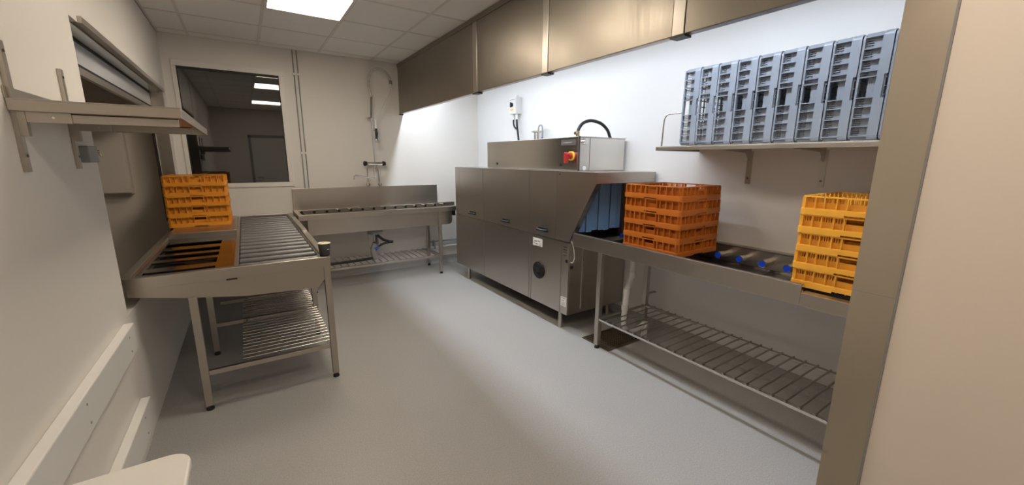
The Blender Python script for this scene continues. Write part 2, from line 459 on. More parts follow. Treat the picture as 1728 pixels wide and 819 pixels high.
B(X0+.012, .462, 4.24, Y1-.042, ZT-.045, ZT+.010).build('rack_platform', 'steel', LT, bev=.004)
B(.463, .486, Y0+.046, Y1-.042, ZT-.05, ZT-.004).build('divider_rail', 'steel', LT, bev=.002)
B(.935, .95, Y0+.046, Y1-.042, ZT-.05, ZT-.010).build('divider_rail', 'dark_steel', LT)
B(.487, .934, Y0+.046, Y1-.042, .775, .780).build('roller_pan', 'rubber', LT)
ro = None
for k in range(17):
    y = 2.825+k*.1465
    r_ = MB().cyl((.494, y, ZT-.024), (.928, y, ZT-.024), .0235, 18)
    r_.cyl((.487, y, ZT-.024), (.494, y, ZT-.024), .008, 8).cyl((.928, y, ZT-.024), (.935, y, ZT-.024), .008, 8)
    if ro is None:
        ro = r_.build('roller', 'roller_steel', LT); y_first = y
    else:
        c = ro.copy(); COL.objects.link(c); c.location = (0, y-y_first, 0)
B(.42, .475, Y0-.002, Y0+.001, .806, .814).build('drain_slot', 'rubber', LT)
for (x, y) in ((.25, Y0+.03), (X1-.022, Y0+.03), (.25, 3.62), (X1-.022, 3.62), (.25, 5.28), (X1-.022, 5.28)):
    leg(LT, x, y, .73 if x < .5 else ZT-.065)
for y in (Y0+.03, 3.62):
    B(.27, X1-.042, y-.013, y+.013, .225, .255).build('shelf_rail', 'steel_x', LT, bev=.002)
for x in (.47, .945):
    B(x-.006, x+.006, Y0+.043, 4.2, .241, .253).build('shelf_rail', 'steel', LT)
B(.27, X1-.042, 4.187, 4.213, .225, .255).build('shelf_rail', 'steel_x', LT, bev=.002)
ro = None
for k in range(24):
    y = 2.83+k*.0585
    if ro is None:
        ro = MB().cyl((.445, y, .2575), (.975, y, .2575), .0045, 8).build('shelf_wire', 'steel_bright', LT)
    else:
        c = ro.copy(); COL.objects.link(c); c.location = (0, k*.0585, 0)

# coffee cup on the rim
cup = thing('paper_cup', (.972, 2.80, ZT), 'black paper cup with pale rim on the corner of the sorting table', 'cup')
MB().lathe([(.0, .002), (.028, .002), (.029, 0), (.030, .0), (.0385, .082), (.037, .082), (.029, .006), (0, .006)], (.972, 2.80, ZT), 28).build('cup_wall', 'cup_paper', cup)
MB().lathe([(.037, .080), (.0405, .081), (.041, .084), (.0385, .086), (.036, .083), (.037, .080)], (.972, 2.80, ZT), 28).build('rolled_rim', 'milk', cup)
MB().lathe([(0, .0815), (.0372, .0815), (.0372, .080), (0, .080)], (.972, 2.80, ZT), 24).build('drink', 'milk', cup)
mk = MB()
for k in range(4):
    a0 = -PI/2+.35+k*.11; a1 = a0+.10; r_ = .0347
    p = [(.972+(r_)*math.cos(a), 2.80+(r_)*math.sin(a)) for a in (a0, a1)]
    q = [(.972+(r_+.0012)*math.cos(a), 2.80+(r_+.0012)*math.sin(a)) for a in (a0, a1)]
    z0, z1 = ZT+.041, ZT+.046
    mk.add([(*p[0], z0), (*p[1], z0), (*q[1], z0), (*q[0], z0), (*p[0], z1), (*p[1], z1), (*q[1], z1), (*q[0], z1)],
           [(0,3,2,1),(4,5,6,7),(0,1,5,4),(1,2,6,5),(2,3,7,6),(3,0,4,7)])
mk.build('printed_mark', 'white_plastic', cup)

# ================================================================== RACKS
def make_rack(S, H, mat, pegs=False, dividers=False):
    """one dish rack centred on its base; returns list of (name, mesh)"""
    h = S/2; k = H/.094
    out = []
    zb = .030*k; zs = .062*k; zt = .087*k
    zn = .010*k; g_ = .052; rc = .022
    mb = MB().ring(h, h, .007, rc, zn, zb)
    mb.ring(h-.005, h-.005, .019, .02, zb-.004*k, zb)
    mb.ring(h-.003, h-.003, .006, .020, zb, zb+.004*k)
    for sa in (-1, 1):                      # lower lip, notched at the middle of each side
        for sb_ in (-1, 1):
            mb.box(sa*g_, sa*(h-rc), sb_*(h-.007), sb_*h, 0, zn)
            mb.box(sb_*(h-.007), sb_*h, sa*g_, sa*(h-rc), 0, zn)
            o_ = [(sa*(h-rc+rc*math.cos(PI/8*q)), sb_*(h-rc+rc*math.sin(PI/8*q))) for q in range(5)]
            i_ = [(sa*(h-rc+(rc-.007)*math.cos(PI/8*q)), sb_*(h-rc+(rc-.007)*math.sin(PI/8*q))) for q in range(4, -1, -1)]
            mb.prism(o_+i_, 'z', 0, zn)
    out.append(('skirt_band', mb))
    out.append(('top_rim', MB().ring(h-.004, h-.004, .021, .024, zt, H)))
    # four side panels with comb slots, ribs and hand hole
    L = h-.02
    q_ = (L-.046)/4
    ribs = [-L, -L+q_*1.02, -L+q_*1.9, -L+q_*3.05, -.046, .046, .046+q_*.6, .046+q_*1.75, .046+q_*2.85, L]
    for side in range(4):
        mb = MB()
        def bx(a0, a1, d0, d1, z0, z1):
            if side == 0: mb.box(a0, a1, -h+d0, -h+d1, z0, z1)
            elif side == 1: mb.box(h-d1, h-d0, a0, a1, z0, z1)
            elif side == 2: mb.box(-a1, -a0, h-d1, h-d0, z0, z1)
            else: mb.box(-h+d0, -h+d1, -a1, -a0, z0, z1)
        bx(-L-.004, L+.004, .022, .025, zb-.01*k, zs)
        for a in ribs:
            bx(a-.0022, a+.0022, .002, .023, zb, zt)
        for c in range(len(ribs)-1):
            a0, a1 = ribs[c], ribs[c+1]
            if c == 4: continue
            n = max(3, round((a1-a0)/.0098))
            for q in range(1, n):
                t0 = a0+(a1-a0)*q/n
                bx(t0-.0028, t0+.0028, .022, .025, zs, zt)
        out.append(('side_panel', mb))
    mb = MB()
    nb = 12
    for q in range(nb+1):
        a = -h+.012+(S-.024)*q/nb
        mb.box(a-.0025, a+.0025, -h+.008, h-.008, .006*k, .013*k)
        mb.box(-h+.008, h-.008, a-.0025, a+.0025, .002*k, .009*k)
    out.append(('base_grid', mb))
    if dividers:
        mb = MB()
        for q in range(1, 7):
            a = -h+S*q/7
            mb.box(a-.0025, a+.0025, -h+.014, h-.014, zb, zt-.006)
        out.append(('divider_grid', mb))
    if pegs:
        mb = MB()
        for i in range(8):
            for j in range(8):
                x = -h+.05+(S-.1)*i/7; y = -h+.05+(S-.1)*j/7
                mb.tube([(x, y, .01), (x, y, H+.004)], [.005, .003], 6)
        out.append(('peg_field', mb))
    return out
rack_cache = {}
def rack(kind, mat, loc, label, group, S=.475, H=.093, rot=(0, 0, 0), pegs=False, dividers=False):
    key = (kind, pegs, dividers)
    t = thing('dish_rack', (0, 0, 0), label, 'dish rack', group)
    if key not in rack_cache:
        parts = []
        for n, mb in make_rack(S, H, mat, pegs, dividers):
            o = mb.build(n, mat, t)
            if n in ('peg_field', 'base_grid'): o['kind'] = 'stuff'
            parts.append(o)
        rack_cache[key] = parts
    else:
        for p in rack_cache[key]:
            c = p.copy(); COL.objects.link(c); c.parent = t
    t.location = loc; t.rotation_euler = rot
    return t
order = ['bottom', 'second from the bottom', 'middle', 'fourth from the bottom', 'top']
jit = [.0, .006, -.004, .003, -.003]
for k in range(5):
    rack('orange', 'rack_orange', (2.905+.2375+jit[k]*.5, 1.462+.2375+jit[(k+2) % 5]*.7, .8855+.0935*k),
         f'{order[k]} rack of the dark orange stack on the outfeed table' if k < 4 else 'top rack of the dark orange stack, open and empty, beside the dishwasher mouth',
         'dark orange dish racks beside the dishwasher')
for k in range(5):
    rack('amber', 'rack_amber', (.183+jit[(k+1) % 5]*.5, 4.855+jit[k]*.5, ZT+.0105+.0935*k),
         f'{order[k]} rack of the amber stack below the window on the sorting table' if k < 4 else 'top rack of the amber stack below the window, open with dividers showing',
         'amber dish racks below the window', dividers=(k == 4))
for k in range(5):
    rack('yellow', 'rack_yellow', (2.905+.2375+.003*(4-k), .563+jit[k]*.4, .8855+.0935*k),
         f'{order[k]} rack of the yellow stack beside the stainless corner guard' if k < 4 else 'top rack of the yellow stack, its pegs showing, beside the stainless corner guard',
         'yellow dish racks beside the corner guard', pegs=(k == 4))
nth = ['first', 'second', 'third', 'fourth', 'fifth', 'sixth', 'seventh', 'eighth', 'ninth', 'tenth']
for k in range(10):
    rack('grey', 'rack_grey', (3.06+.2425, 1.515-.1155*k, 1.619+.2425),
         f'grey dish rack on edge on the wall shelf, {nth[k]} from the dishwasher end', 'grey dish racks standing on the wall shelf',
         S=.485, H=.112, rot=(-PI/2, 0, 0), pegs=False)

# ================================================================== SINK TABLE
SK = thing('sink_table', (1.95, 5.08, 0), 'long stainless prewash sink table with tall backsplash against the back wall', 'sink')
sx0, sx1, sy0, sy1, zs = 1.02, 2.88, 4.806, 5.375, .908
MB().prism([(sy0, zs-.06), (sy0+.004, zs-.06), (sy0+.004, zs-.005), (sy0+.05, zs-.005), (sy0+.05, zs), (sy0, zs)], 'x', sx0-.005, 3.05).build('front_rim', 'steel_x', SK, bev=.002)
B(sx0-.005, sx0+.04, sy0+.05, sy1, zs-.06, zs).build('side_rim', 'steel', SK, bev=.003)
# trough: rounded U section with end walls
def rounded(x0, x1, z0, z1, r, n=5):
    p = [(x0, z1)]
    p += [(x0+r-r*math.cos(PI/2*k/n), z0+r-r*math.sin(PI/2*k/n)) for k in range(n+1)]
    p += [(x1-r+r*math.sin(PI/2*k/n), z0+r-r*math.cos(PI/2*k/n)) for k in range(n+1)]
    p += [(x1, z1)]
    return p
out = rounded(1.10, 2.86, .665, zs-.006, .05)
MB().prism(out, 'y', sy0+.045, sy0+.051).build('trough_front', 'steel_x', SK)
MB().prism(out, 'y', sy1-.045, sy1-.039).build('trough_back', 'steel_x', SK)
tb = MB()
for a, c in zip(out[:-1], out[1:]):
    d = Vector((c[0]-a[0], c[1]-a[1])).normalized(); nn = Vector((-d.y, d.x))*.004
    tb.prism([a, c, (c[0]+nn.x, c[1]+nn.y), (a[0]+nn.x, a[1]+nn.y)], 'y', sy0+.051, sy1-.045)
tb.build('trough_floor', 'steel', SK)
B(sx0+.003, 2.871, sy1-.012, sy1, .85, 1.165).build('backsplash', 'steel_x', SK, bev=.002)
B(sx0+.04, 3.05, sy1-.040, sy1-.013, zs-.04, zs-.006).build('back_ledge', 'steel_x', SK)
B(2.871, 3.12, sy1-.05, sy1, zs-.05, zs).build('back_ledge', 'steel_x', SK)
ro = None
for k in range(14):
    x = 1.085+k*.1405
    pg = MB().cyl((x, 5.335, .888), (x, 5.225, .888), .016, 12)
    if ro is None:
        ro = pg.build('support_peg', 'steel_bright', SK)
        cp = MB().cyl((x, 5.2245, .888), (x, 5.218, .888), .0165, 12).build('peg_cap', 'plastic_black', ro)
    else:
        c = ro.copy(); COL.objects.link(c); c.location = (k*.1405, 0, 0)
        d = cp.copy(); COL.objects.link(d); d.parent = c
B(2.875, 2.90, 4.83, 4.90, .78, .86).build('end_seal', 'rubber', SK)
for (x, y) in ((1.12, sy0+.03), (2.675, sy0+.03), (1.12, 5.335), (2.70, 5.335)):
    leg(SK, x, y, .845 if y < 5 else .70)
B(1.14, 2.655, sy0+.017, sy0+.043, .232, .260).build('shelf_rail', 'steel_x', SK, bev=.002)
B(1.14, 2.68, 5.325, 5.345, .236, .256).build('shelf_rail', 'steel_x', SK, bev=.002)
B(2.665, 2.69, sy0+.05, 5.315, .232, .256).build('shelf_rail', 'steel', SK)
B(1.108, 1.132, sy0+.05, 5.315, .232, .256).build('shelf_rail', 'steel', SK)
ro = None
for k in range(19):
    x = 1.19+k*.0785
    if ro is None: ro = MB().cyl((x, sy0+.022, .262), (x, 5.345, .262), .0045, 8).build('shelf_wire', 'steel', SK)
    else:
        c = ro.copy(); COL.objects.link(c); c.location = (k*.0785, 0, 0)
# drain strainer and trap under the sink
dr = MB().lathe([(0, .664), (.095, .664), (.095, .61), (.09, .60), (0, .60)], (1.87, 5.0, 0), 28).build('drain_strainer', 'grey_plastic', SK)
dr['label'] = 'grey plastic strainer pot with trap and black lever'
MB().cyl((1.865, 5.0, .602), (1.865, 5.0, .46), .026, 14).build('outlet_pipe', 'dark_steel', dr)
MB().cyl((1.905, 4.985, .60), (1.905, 4.985, .44), .012, 10).build('side_pipe', 'chrome', dr)
MB().cyl((1.845, 4.975, .60), (1.845, 4.975, .50), .011, 10).build('side_pipe', 'chrome', dr)
MB().tube(smooth_path([(1.865, 5.0, .47), (1.84, 5.0, .42), (1.835, 5.0, .36), (1.85, 5.0, .30), (1.86, 5.0, .275)]), .038, 14).build('trap', 'grey_plastic', dr)
MB().cyl((1.866, 4.965, .435), (1.866, 5.035, .405), .034, 14).build('trap_band', 'blue_plastic', dr)
MB().tube([(1.885, 4.98, .585), (1.95, 4.97, .52), (2.03, 4.96, .485), (2.075, 4.96, .48)], [.016, .018, .017, .016], 10).build('valve_lever', 'plastic_black', dr)
MB().tube([(1.895, 4.98, .44), (1.95, 4.97, .465), (2.04, 4.96, .482)], .014, 10).build('valve_lever', 'plastic_black', dr)
MB().tube([(1.78, 5.0, .655), (1.785, 5.0, .45), (1.81, 5.0, .36)], .006, 8).build('overflow_hose', 'brass', dr)
MB().tube([(1.855, 5.0, .29), (1.70, 4.98, .285), (1.35, 4.97, .283), (1.16, 4.96, .281)], .016, 10).build('waste_hose', 'plastic_black', dr)
# pipes along the wall beside the sink
t = thing('water_pipe', (2.9, 5.37, .2), 'low horizontal grey pipes on the back wall beside the dishwasher', 'pipe')
MB().cyl((2.74, 5.365, .335), (3.45, 5.365, .335), .012).build('pipe_run', 'grey_plastic', t)
MB().cyl((2.74, 5.365, .25), (3.45, 5.365, .25), .016).build('pipe_run', 'pipe_white', t)
for x in (2.8, 3.3): B(x-.012, x+.012, 5.345, 5.3995, .23, .35).build('pipe_clip', 'grey_plastic', t)

# ================================================================== PRE-RINSE FAUCET
FA = thing('spray_faucet', (1.97, 5.36, 1.19), 'chrome wall faucet with spring hose spray and swivel spout above the sink', 'faucet')
yf = 5.33
MB().cyl((1.905, yf, 1.462), (2.10, yf, 1.462), .022, 18).build('mixer_body', 'chrome', FA)
for xa, xb in ((1.862, 1.905), (2.10, 2.143)):
    MB().tube([(xa, yf, 1.462), (xa+.008, yf, 1.462), ((xa+xb)/2, yf, 1.462), (xb, yf, 1.462)], [.022, .029, .030, .026] if xa < 2 else [.026, .030, .030, .022], 12).build('knob', 'plastic_black', FA)
for x, xb in ((1.905, 1.90), (2.035, 2.05)):
    MB().tube([(x, yf, 1.45), (xb, yf, 1.19), (xb+.015, yf+.03, 1.175), (xb+.02, 5.399, 1.175)], .009, 10).build('supply_pipe', 'chrome', FA)
    MB().cyl((xb+.018, 5.375, 1.19), (xb+.018, 5.399, 1.19), .024, 14).build('wall_flange', 'chrome', FA)
MB().tube(smooth_path([(1.985, yf, 1.45), (1.99, yf-.002, 1.36), (2.0, yf-.01, 1.295), (1.985, yf-.02, 1.275), (1.93, yf-.03, 1.280), (1.75, yf-.07, 1.315), (1.725, yf-.075, 1.31), (1.716, yf-.078, 1.262)], 5), .009, 10).build('spout', 'chrome', FA)
MB().cyl((2.02, yf-.012, 1.40), (2.02, yf+.02, 1.40), .016, 10).build('diverter', 'chrome', FA)
MB().cyl((2.005, yf, 1.465), (1.993, yf, 2.05), .008, 10).build('riser', 'chrome', FA)
MB().cyl((1.993, yf, 2.03), (2.012, yf, 2.29), .012, 12).build('riser_sleeve', 'dark_steel', FA)
MB().tube([(1.985, yf, 2.03), (1.955, yf+.02, 2.03), (1.95, 5.399, 2.03)], [.014, .016, .012], 10).build('wall_bracket', 'chrome', FA)
pth = smooth_path([(2.012, yf, 2.28), (1.995, yf, 2.38), (1.995, yf, 2.50), (2.035, yf, 2.59), (2.12, yf-.005, 2.632), (2.205, yf-.01, 2.60), (2.25, yf-.012, 2.53), (2.258, yf-.012, 2.49)], 8)
MB().tube(pth, .0085, 8).build('inner_hose', 'clear_hose', FA)
# coil spring around the hose
L = [0]
for a, c in zip(pth[:-1], pth[1:]): L.append(L[-1]+(c-a).length)
turns = 34; coil = []
for q in range(turns*9+1):
    d = L[-1]*q/(turns*9)
    i = max(j for j in range(len(L)-1) if L[j] <= d+1e-9)
    tt = (d-L[i])/(L[i+1]-L[i]); p = pth[i].lerp(pth[i+1], tt); tg = (pth[i+1]-pth[i]).normalized()
    n_ = Vector((0, 1, 0)); b_ = tg.cross(n_).normalized()
    a = 2*PI*q/9
    coil.append(p+(n_*math.cos(a)+b_*math.sin(a))*.0175)
MB().tube(coil, .0026, 5).build('coil_spring', 'chrome', FA)
MB().cyl((2.258, yf-.012, 2.505), (2.262, yf-.012, 2.46), .016, 12).build('hose_end', 'dark_steel', FA)
MB().tube(smooth_path([(2.262, yf-.012, 2.46), (2.22, yf-.03, 2.32), (2.12, yf-.04, 2.14), (2.05, yf-.04, 2.03), (2.03, yf-.04, 1.93)], 6), .008, 8).build('hose', 'clear_hose', FA)
MB().cyl((2.03, yf-.04, 2.0), (2.03, yf-.042, 1.885), .011, 10).build('spray_neck', 'chrome', FA)
MB().tube([(2.035, yf-.042, 1.90), (2.038, yf-.045, 1.84), (2.032, yf-.048, 1.765)], [.015, .019, .014], 12).build('spray_grip', 'plastic_black', FA)
MB().tube([(2.03, yf-.05, 1.77), (2.032, yf-.055, 1.745), (2.06, yf-.075, 1.73)], [.012, .016, .019], 12).build('spray_head', 'chrome', FA)
MB().tube([(1.997, yf, 1.88), (2.03, yf-.035, 1.875)], .006, 8).build('spray_hook', 'chrome', FA)

# conduit pair beside the window
for x, lab in ((1.172, 'left one of the two thin conduits beside the window'), (1.214, 'right one of the two thin conduits beside the window')):
    t = thing('cable_conduit', (x, YB-.012, 1.165), lab, 'conduit', 'thin conduits beside the window')
    MB().cyl((x, YB-.012, 1.165), (x, YB-.012, ZC-.001), .0065, 10).build('conduit_tube', 'grey_plastic', t)
    for z in (2.47, 1.585): B(x-.016, x+.016, YB-.026, YB-.0005, z-.012, z+.012).build('clip', 'frame_white', t)

# ================================================================== DISHWASHER
DW = thing('conveyor_dishwasher', (3.2, 3.5, 0), 'large stainless conveyor dishwasher with blue curtain strips and control box on top', 'dishwasher')
xm, xb, ya, yb, ymb, yc = 2.841, 3.553, 4.686, 2.452, 2.452, 2.167
zb, zm, zt = .16, .822, 1.425
B(xm+.012, xb, ymb+.012, ya-.004, zb+.01, zm).build('lower_frame', 'dark_steel', DW)
# lower skin panels
def panel(n, y0, y1, z0, z1, x0=xm, par=DW, mat='steel', bev=.002): return B(x0, x0+.012, y0, y1, z0, z1).build(n, mat, par, bev=bev)
panel('lower_panel', 3.943, ya, zb, zm-.006)
panel('lower_panel', 3.040, 3.938, zb, zm-.006)
panel('lower_panel', 2.999, 3.034, zb, zm-.006)
fanp = panel('lower_panel', 2.552, 2.994, zb, zm-.006)
ctl = panel('lower_panel', 2.452, 2.547, zb, zm-.006)
B(xm-.004, xm+.02, ymb, ya, zm-.005, zm+.001).build('ledge', 'steel_bright', DW)
B(xm+.013, xb, ymb, ymb+.012, zb, zm).build('end_panel', 'steel_x', DW, bev=.002)
B(xm+.16, xm+.163, ymb-.004, ymb, zb+.04, zm-.02).build('end_seam', 'steel_bright', DW)
# louvres, plugs and labels
for k in range(4): B(xm-.003, xm, 2.475, 2.52, .700+k*.024, .710+k*.024).build('vent_slot', 'steel_bright', ctl)
MB().cyl((xm-.004, 2.475, .655), (xm, 2.475, .655), .016, 14).build('plug', 'plastic_black', ctl)
lab1 = B(xm-.0016, xm, 2.825, 2.972, .715, .79).build('warning_label', 'white_plastic', fanp)
for (y0, y1, z0, z1) in ((2.86, 2.90, .758, .768), (2.91, 2.945, .752, .765), (2.84, 2.87, .740, .744), (2.895, 2.935, .733, .740), (2.845, 2.875, .722, .729), (2.905, 2.918, .724, .731), (2.94, 2.948, .735, .745)):
    B(xm-.0021, xm-.0016, y0, y1, z0, z1).build('print_line', 'ink_grey', fanp)
B(xm-.0016, xm, 2.463, 2.538, .235, .32).build('rating_label', 'white_plastic', ctl)
for (y0, y1, z0, z1) in ((2.475, 2.53, .306, .311), (2.49, 2.53, .285, .290), (2.48, 2.53, .268, .271), (2.48, 2.525, .257, .26), (2.475, 2.53, .245, .248)):
    B(xm-.0021, xm-.0016, y0, y1, z0, z1).build('print_line', 'ink_grey', ctl)
fn = MB(); fy, fz = 2.867, .487
fn.cyl((xm-.010, fy, fz), (xm, fy, fz), .085, 36)
fan = fn.build('fan_grille', 'plastic_black', fanp)
fr = MB()
for rr in (.078, .060, .042): fr.tube([(xm-.012, fy+rr*math.cos(2*PI*k/32), fz+rr*math.sin(2*PI*k/32)) for k in range(33)], .004, 6)
for k in range(6): fr.tube([(xm-.012, fy, fz), (xm-.012, fy+.08*math.cos(PI/3*k+.3), fz+.08*math.sin(PI/3*k+.3))], .004, 6)
fr.cyl((xm-.018, fy, fz), (xm-.008, fy, fz), .028, 18)
fr.build('fan_guard', 'rubber', fanp)
# upper half
B(xm+.016, xb, 2.66, ya, zm+.004, zt-.004).build('wash_tunnel', 'dark_steel', DW)
B(xm-.002, xb, yc, ya, zt-.004, zt).build('top_sheet', 'steel', DW)
panel('upper_panel', 4.575, ya, zm+.004, zt-.004)
doors = [panel('access_door', 3.961, 4.570, zm+.004, zt-.004), panel('access_door', 3.050, 3.956, zm+.004, zt-.004), panel('access_door', 2.642, 3.045, zm+.004, zt-.004)]
for d, y in zip(doors, (4.214, 3.464, 2.819)):
    z = .885
    hb = MB().tube(smooth_path([(xm, y+.062, z), (xm-.022, y+.060, z), (xm-.034, y+.045, z), (xm-.036, y, z), (xm-.034, y-.045, z), (xm-.022, y-.060, z), (xm, y-.062, z)], 4), .0105, 10)
    hb.box(xm-.004, xm, y-.072, y+.072, z-.018, z+.018)
    hb.build('handle', 'plastic_black', d)
end = [(2.637, zm+.004), (2.452, zm+.004), (2.415, .907), (yc, 1.338), (yc, zt-.004), (2.637, zt-.004)]
MB().prism(end, 'x', xm, xm+.012).build('canopy_side', 'steel', DW)
MB().prism(end, 'x', xb-.012, xb).build('canopy_side', 'steel', DW)
MB().prism([(2.452, zm+.004), (2.415, .907), (yc, 1.338), (yc+.012, 1.338), (2.425, .912), (2.462, zm+.004)], 'x', xm+.012, xm+.06).build('canopy_flange', 'steel_bright', DW)
B(xm+.012, xb-.012, yc, yc+.008, 1.338, zt-.004).build('canopy_fascia', 'steel_x', DW, bev=.002)
MB().cyl((xm+.004, 2.60, 1.40), (xm-.003, 2.60, 1.40), .006, 10).build('screw', 'plastic_black', DW)
# mouth: dark end frame and blue strips
B(xm+.012, xb-.012, 2.50, 2.66, 1.31, zt-.006).build('mouth_frame', 'dark_steel', DW)
B(xm+.012, xm+.06, 2.50, 2.66, zm+.004, 1.31).build('mouth_frame', 'dark_steel', DW)
B(xb-.06, xb-.012, 2.50, 2.66, zm+.004, 1.31).build('mouth_frame', 'dark_steel', DW)
n = 8; x0 = xm+.062; wd = (xb-.062-x0)/n
for k in range(n):
    y = 2.475+.006*(k % 2)
    MB().prism([(x0+k*wd+.003, y), (x0+(k+.5)*wd, y-.004), (x0+(k+1)*wd-.003, y), (x0+(k+1)*wd-.003, y+.004), (x0+(k+.5)*wd, y), (x0+k*wd+.003, y+.004)], 'z', .905-.006*(k % 3), 1.345).build('curtain_strip', 'curtain_blue', DW)
B(xm+.012, xb-.012, 2.485, 2.505, 1.335, 1.36).build('curtain_rod', 'steel_x', DW)
# legs
for (x, y) in ((xm+.04, 2.583), (xm+.04, 4.412), (xb-.06, 2.583), (xb-.06, 4.412)):
    l = MB().cyl((x, y, .04), (x, y, zb+.012), .019, 14).build('leg', 'steel', DW)
    MB().cyl((x, y, 0), (x, y, .075), .023, 14, .021).build('foot', 'steel', l)
# loose grey lead at the end panel
MB().tube(smooth_path([(xm+.02, ymb-.004, .835), (xm+.035, ymb-.012, .80), (xm+.05, ymb-.014, .74), (xm+.055, ymb-.014, .68), (xm+.035, ymb-.012, .645), (xm+.02, ymb-.006, .65)], 5), .006, 8).build('lead', 'pipe_white', DW)
MB().cyl((xm+.035, ymb-.006, .60), (xm+.035, ymb, .60), .016, 14).build('plug', 'plastic_black', DW)
# control box on top
bx0, bx1, by0, by1, bz0, bz1 = 2.96, 3.54, 2.517, 4.056, zt, 1.715
cb = B(bx0+.012, bx1, by0+.006, by1, bz0+.001, bz1-.004).build('control_box', 'steel', DW)
B(bx0, bx0+.012, by0, by1+.002, bz0+.008, bz1).build('box_front', 'steel_bright', cb, bev=.002)
B(bx0+.013, bx1+.004, by0-.002, by1, bz1-.004, bz1+.002).build('box_lid', 'steel', cb)
B(bx0+.004, bx0+.018, by0-.008, by0, bz0+.004, bz1+.004).build('corner_strip', 'dark_steel', cb)
B(bx0+.14, bx1-.004, by0, by0+.006, bz0+.006, bz1-.008).build('side_panel', 'steel_bright', cb, bev=.002)
B(bx0+.02, bx0+.135, by0, by0+.006, bz0+.006, bz1-.008).build('side_panel', 'steel_bright', cb, bev=.002)
bd = B(bx0-.0025, bx0, 2.545, 2.735, 1.645, 1.695).build('name_plate', 'badge', cb)
for (y0, y1, z0, z1) in ((2.60, 2.70, 1.664, 1.674), (2.715, 2.725, 1.656, 1.674), (2.665, 2.668, 1.674, 1.681), (2.59, 2.594, 1.662, 1.681), (2.567, 2.580, 1.679, 1.684)):
    B(bx0-.0031, bx0-.0025, y0, y1, z0, z1).build('engraving', 'ink_grey', cb)
for y in (3.835, 2.735):
    MB().cyl((bx0-.004, y, 1.478), (bx0, y, 1.478), .014, 14).build('plug', 'plastic_black', cb)
sy, sz = 2.600, 1.555
MB().cyl((bx0-.008, sy, sz), (bx0, sy, sz), .040, 28).build('switch_ring', 'yellow', cb)
sw = MB().cyl((bx0-.045, sy, sz), (bx0-.008, sy, sz), .030, 24)
sw.prism([(sy-.016, sz-.062), (sy+.016, sz-.062), (sy+.022, sz+.012), (sy+.012, sz+.030), (sy-.012, sz+.030), (sy-.022, sz+.012)], 'x', bx0-.070, bx0-.045)
sw.build('switch_handle', 'red', cb, bev=.004)
MB().cyl((bx0+.075, by0-.022, 1.675), (bx0+.075, by0, 1.675), .024, 20).build('side_knob', 'chrome', cb)
MB().cyl((bx0+.08, by0-.002, 1.452), (bx0+.08, by0, 1.452), .020, 20).build('round_sticker', 'white_plastic', cb)
# black hose looping over the box, valves behind it
hs = thing('hose_loop', (3.0, 2.56, bz1), 'thick black hose looping over the control box corner', 'hose')
pts = [(3.0, 2.57, bz1+.02), (3.005, 2.57, 1.775), (3.05, 2.575, 1.825), (3.12, 2.58, 1.853), (3.2, 2.585, 1.858), (3.3, 2.59, 1.838), (3.38, 2.595, 1.79), (3.42, 2.60, 1.735), (3.43, 2.60, bz1+.0055)]
MB().tube(smooth_path(pts, 6), .014, 12).build('hose_tube', 'rubber', hs)
MB().cyl((3.0, 2.57, bz1+.0055), (3.0, 2.57, 1.765), .017, 14).build('hose_fitting', 'brass', hs)
MB().cyl((2.972, 2.575, 1.745), (2.992, 2.575, 1.745), .014, 12).build('hose_fitting', 'brass', hs)
va = thing('water_valves', (3.45, 3.78, 1.75), 'small chrome water valves with grey hose on the wall behind the dishwasher', 'valve')
for y in (3.86, 3.80):
    MB().cyl((3.50, y, 1.72), (3.50, y, 1.86), .013, 12).build('valve_body', 'chrome', va)
    MB().cyl((3.47, y, 1.845), (3.568, y, 1.845), .011, 12).build('valve_stem', 'brass', va)
    MB().tube([(3.465, y-.022, 1.845), (3.465, y+.022, 1.845)], .008, 8).build('valve_handle', 'chrome', va)
MB().tube(smooth_path([(3.50, 3.80, 1.86), (3.50, 3.79, 1.90), (3.50, 3.76, 1.915), (3.50, 3.73, 1.90), (3.50, 3.72, 1.84), (3.50, 3.725, 1.72)], 5), .009, 10).build('valve_hose', 'grey_plastic', va)
MB().cyl((3.50, 3.725, 1.735), (3.50, 3.725, 1.775), .013, 10).build('hose_collar', 'blue_plastic', va)
# isolator box on the wall
sb = thing('isolator_switch', (3.53, 4.31, 2.08), 'white isolator switch box with black cables on the wall above the dishwasher', 'switch box')
B(3.478, XW-.0005, 4.245, 4.385, 2.085, 2.285).build('box_body', 'white_plastic', sb, bev=.006)
B(3.472, 3.479, 4.252, 4.378, 2.095, 2.275).build('box_cover', 'white_plastic', sb, bev=.003)
MB().box(3.470, 3.4725, 4.262, 4.368, 2.252, 2.256).build('red_line', 'red', sb)
MB().cyl((3.455, 4.322, 2.195), (3.472, 4.322, 2.195), .026, 18).box(3.445, 3.456, 4.314, 4.330, 2.165, 2.225).build('rotary_knob', 'plastic_black', sb)
B(3.4705, 3.472, 4.285, 4.355, 2.125, 2.145).build('yellow_label', 'yellow', sb)
B(3.505, 3.54, 4.27, 4.30, 2.285, 2.31).build('top_gland', 'white_plastic', sb)
for y in (4.355, 4.285):
    MB().cyl((3.52, y, 2.085), (3.52, y, 2.02), .017, 12).build('cable_gland', 'white_plastic', sb)
MB().tube(smooth_path([(3.52, 4.355, 2.03), (3.52, 4.355, 1.97), (3.52, 4.33, 1.93), (3.535, 4.30, 1.90)], 5), .011, 10).build('cable', 'rubber', sb)
MB().tube(smooth_path([(3.52, 4.285, 2.03), (3.51, 4.26, 1.93), (3.49, 4.20, 1.80), (3.47, 4.15, 1.66), (3.46, 4.10, 1.50), (3.46, 4.08, 1.43)], 5), .013, 10).build('cable', 'rubber', sb)

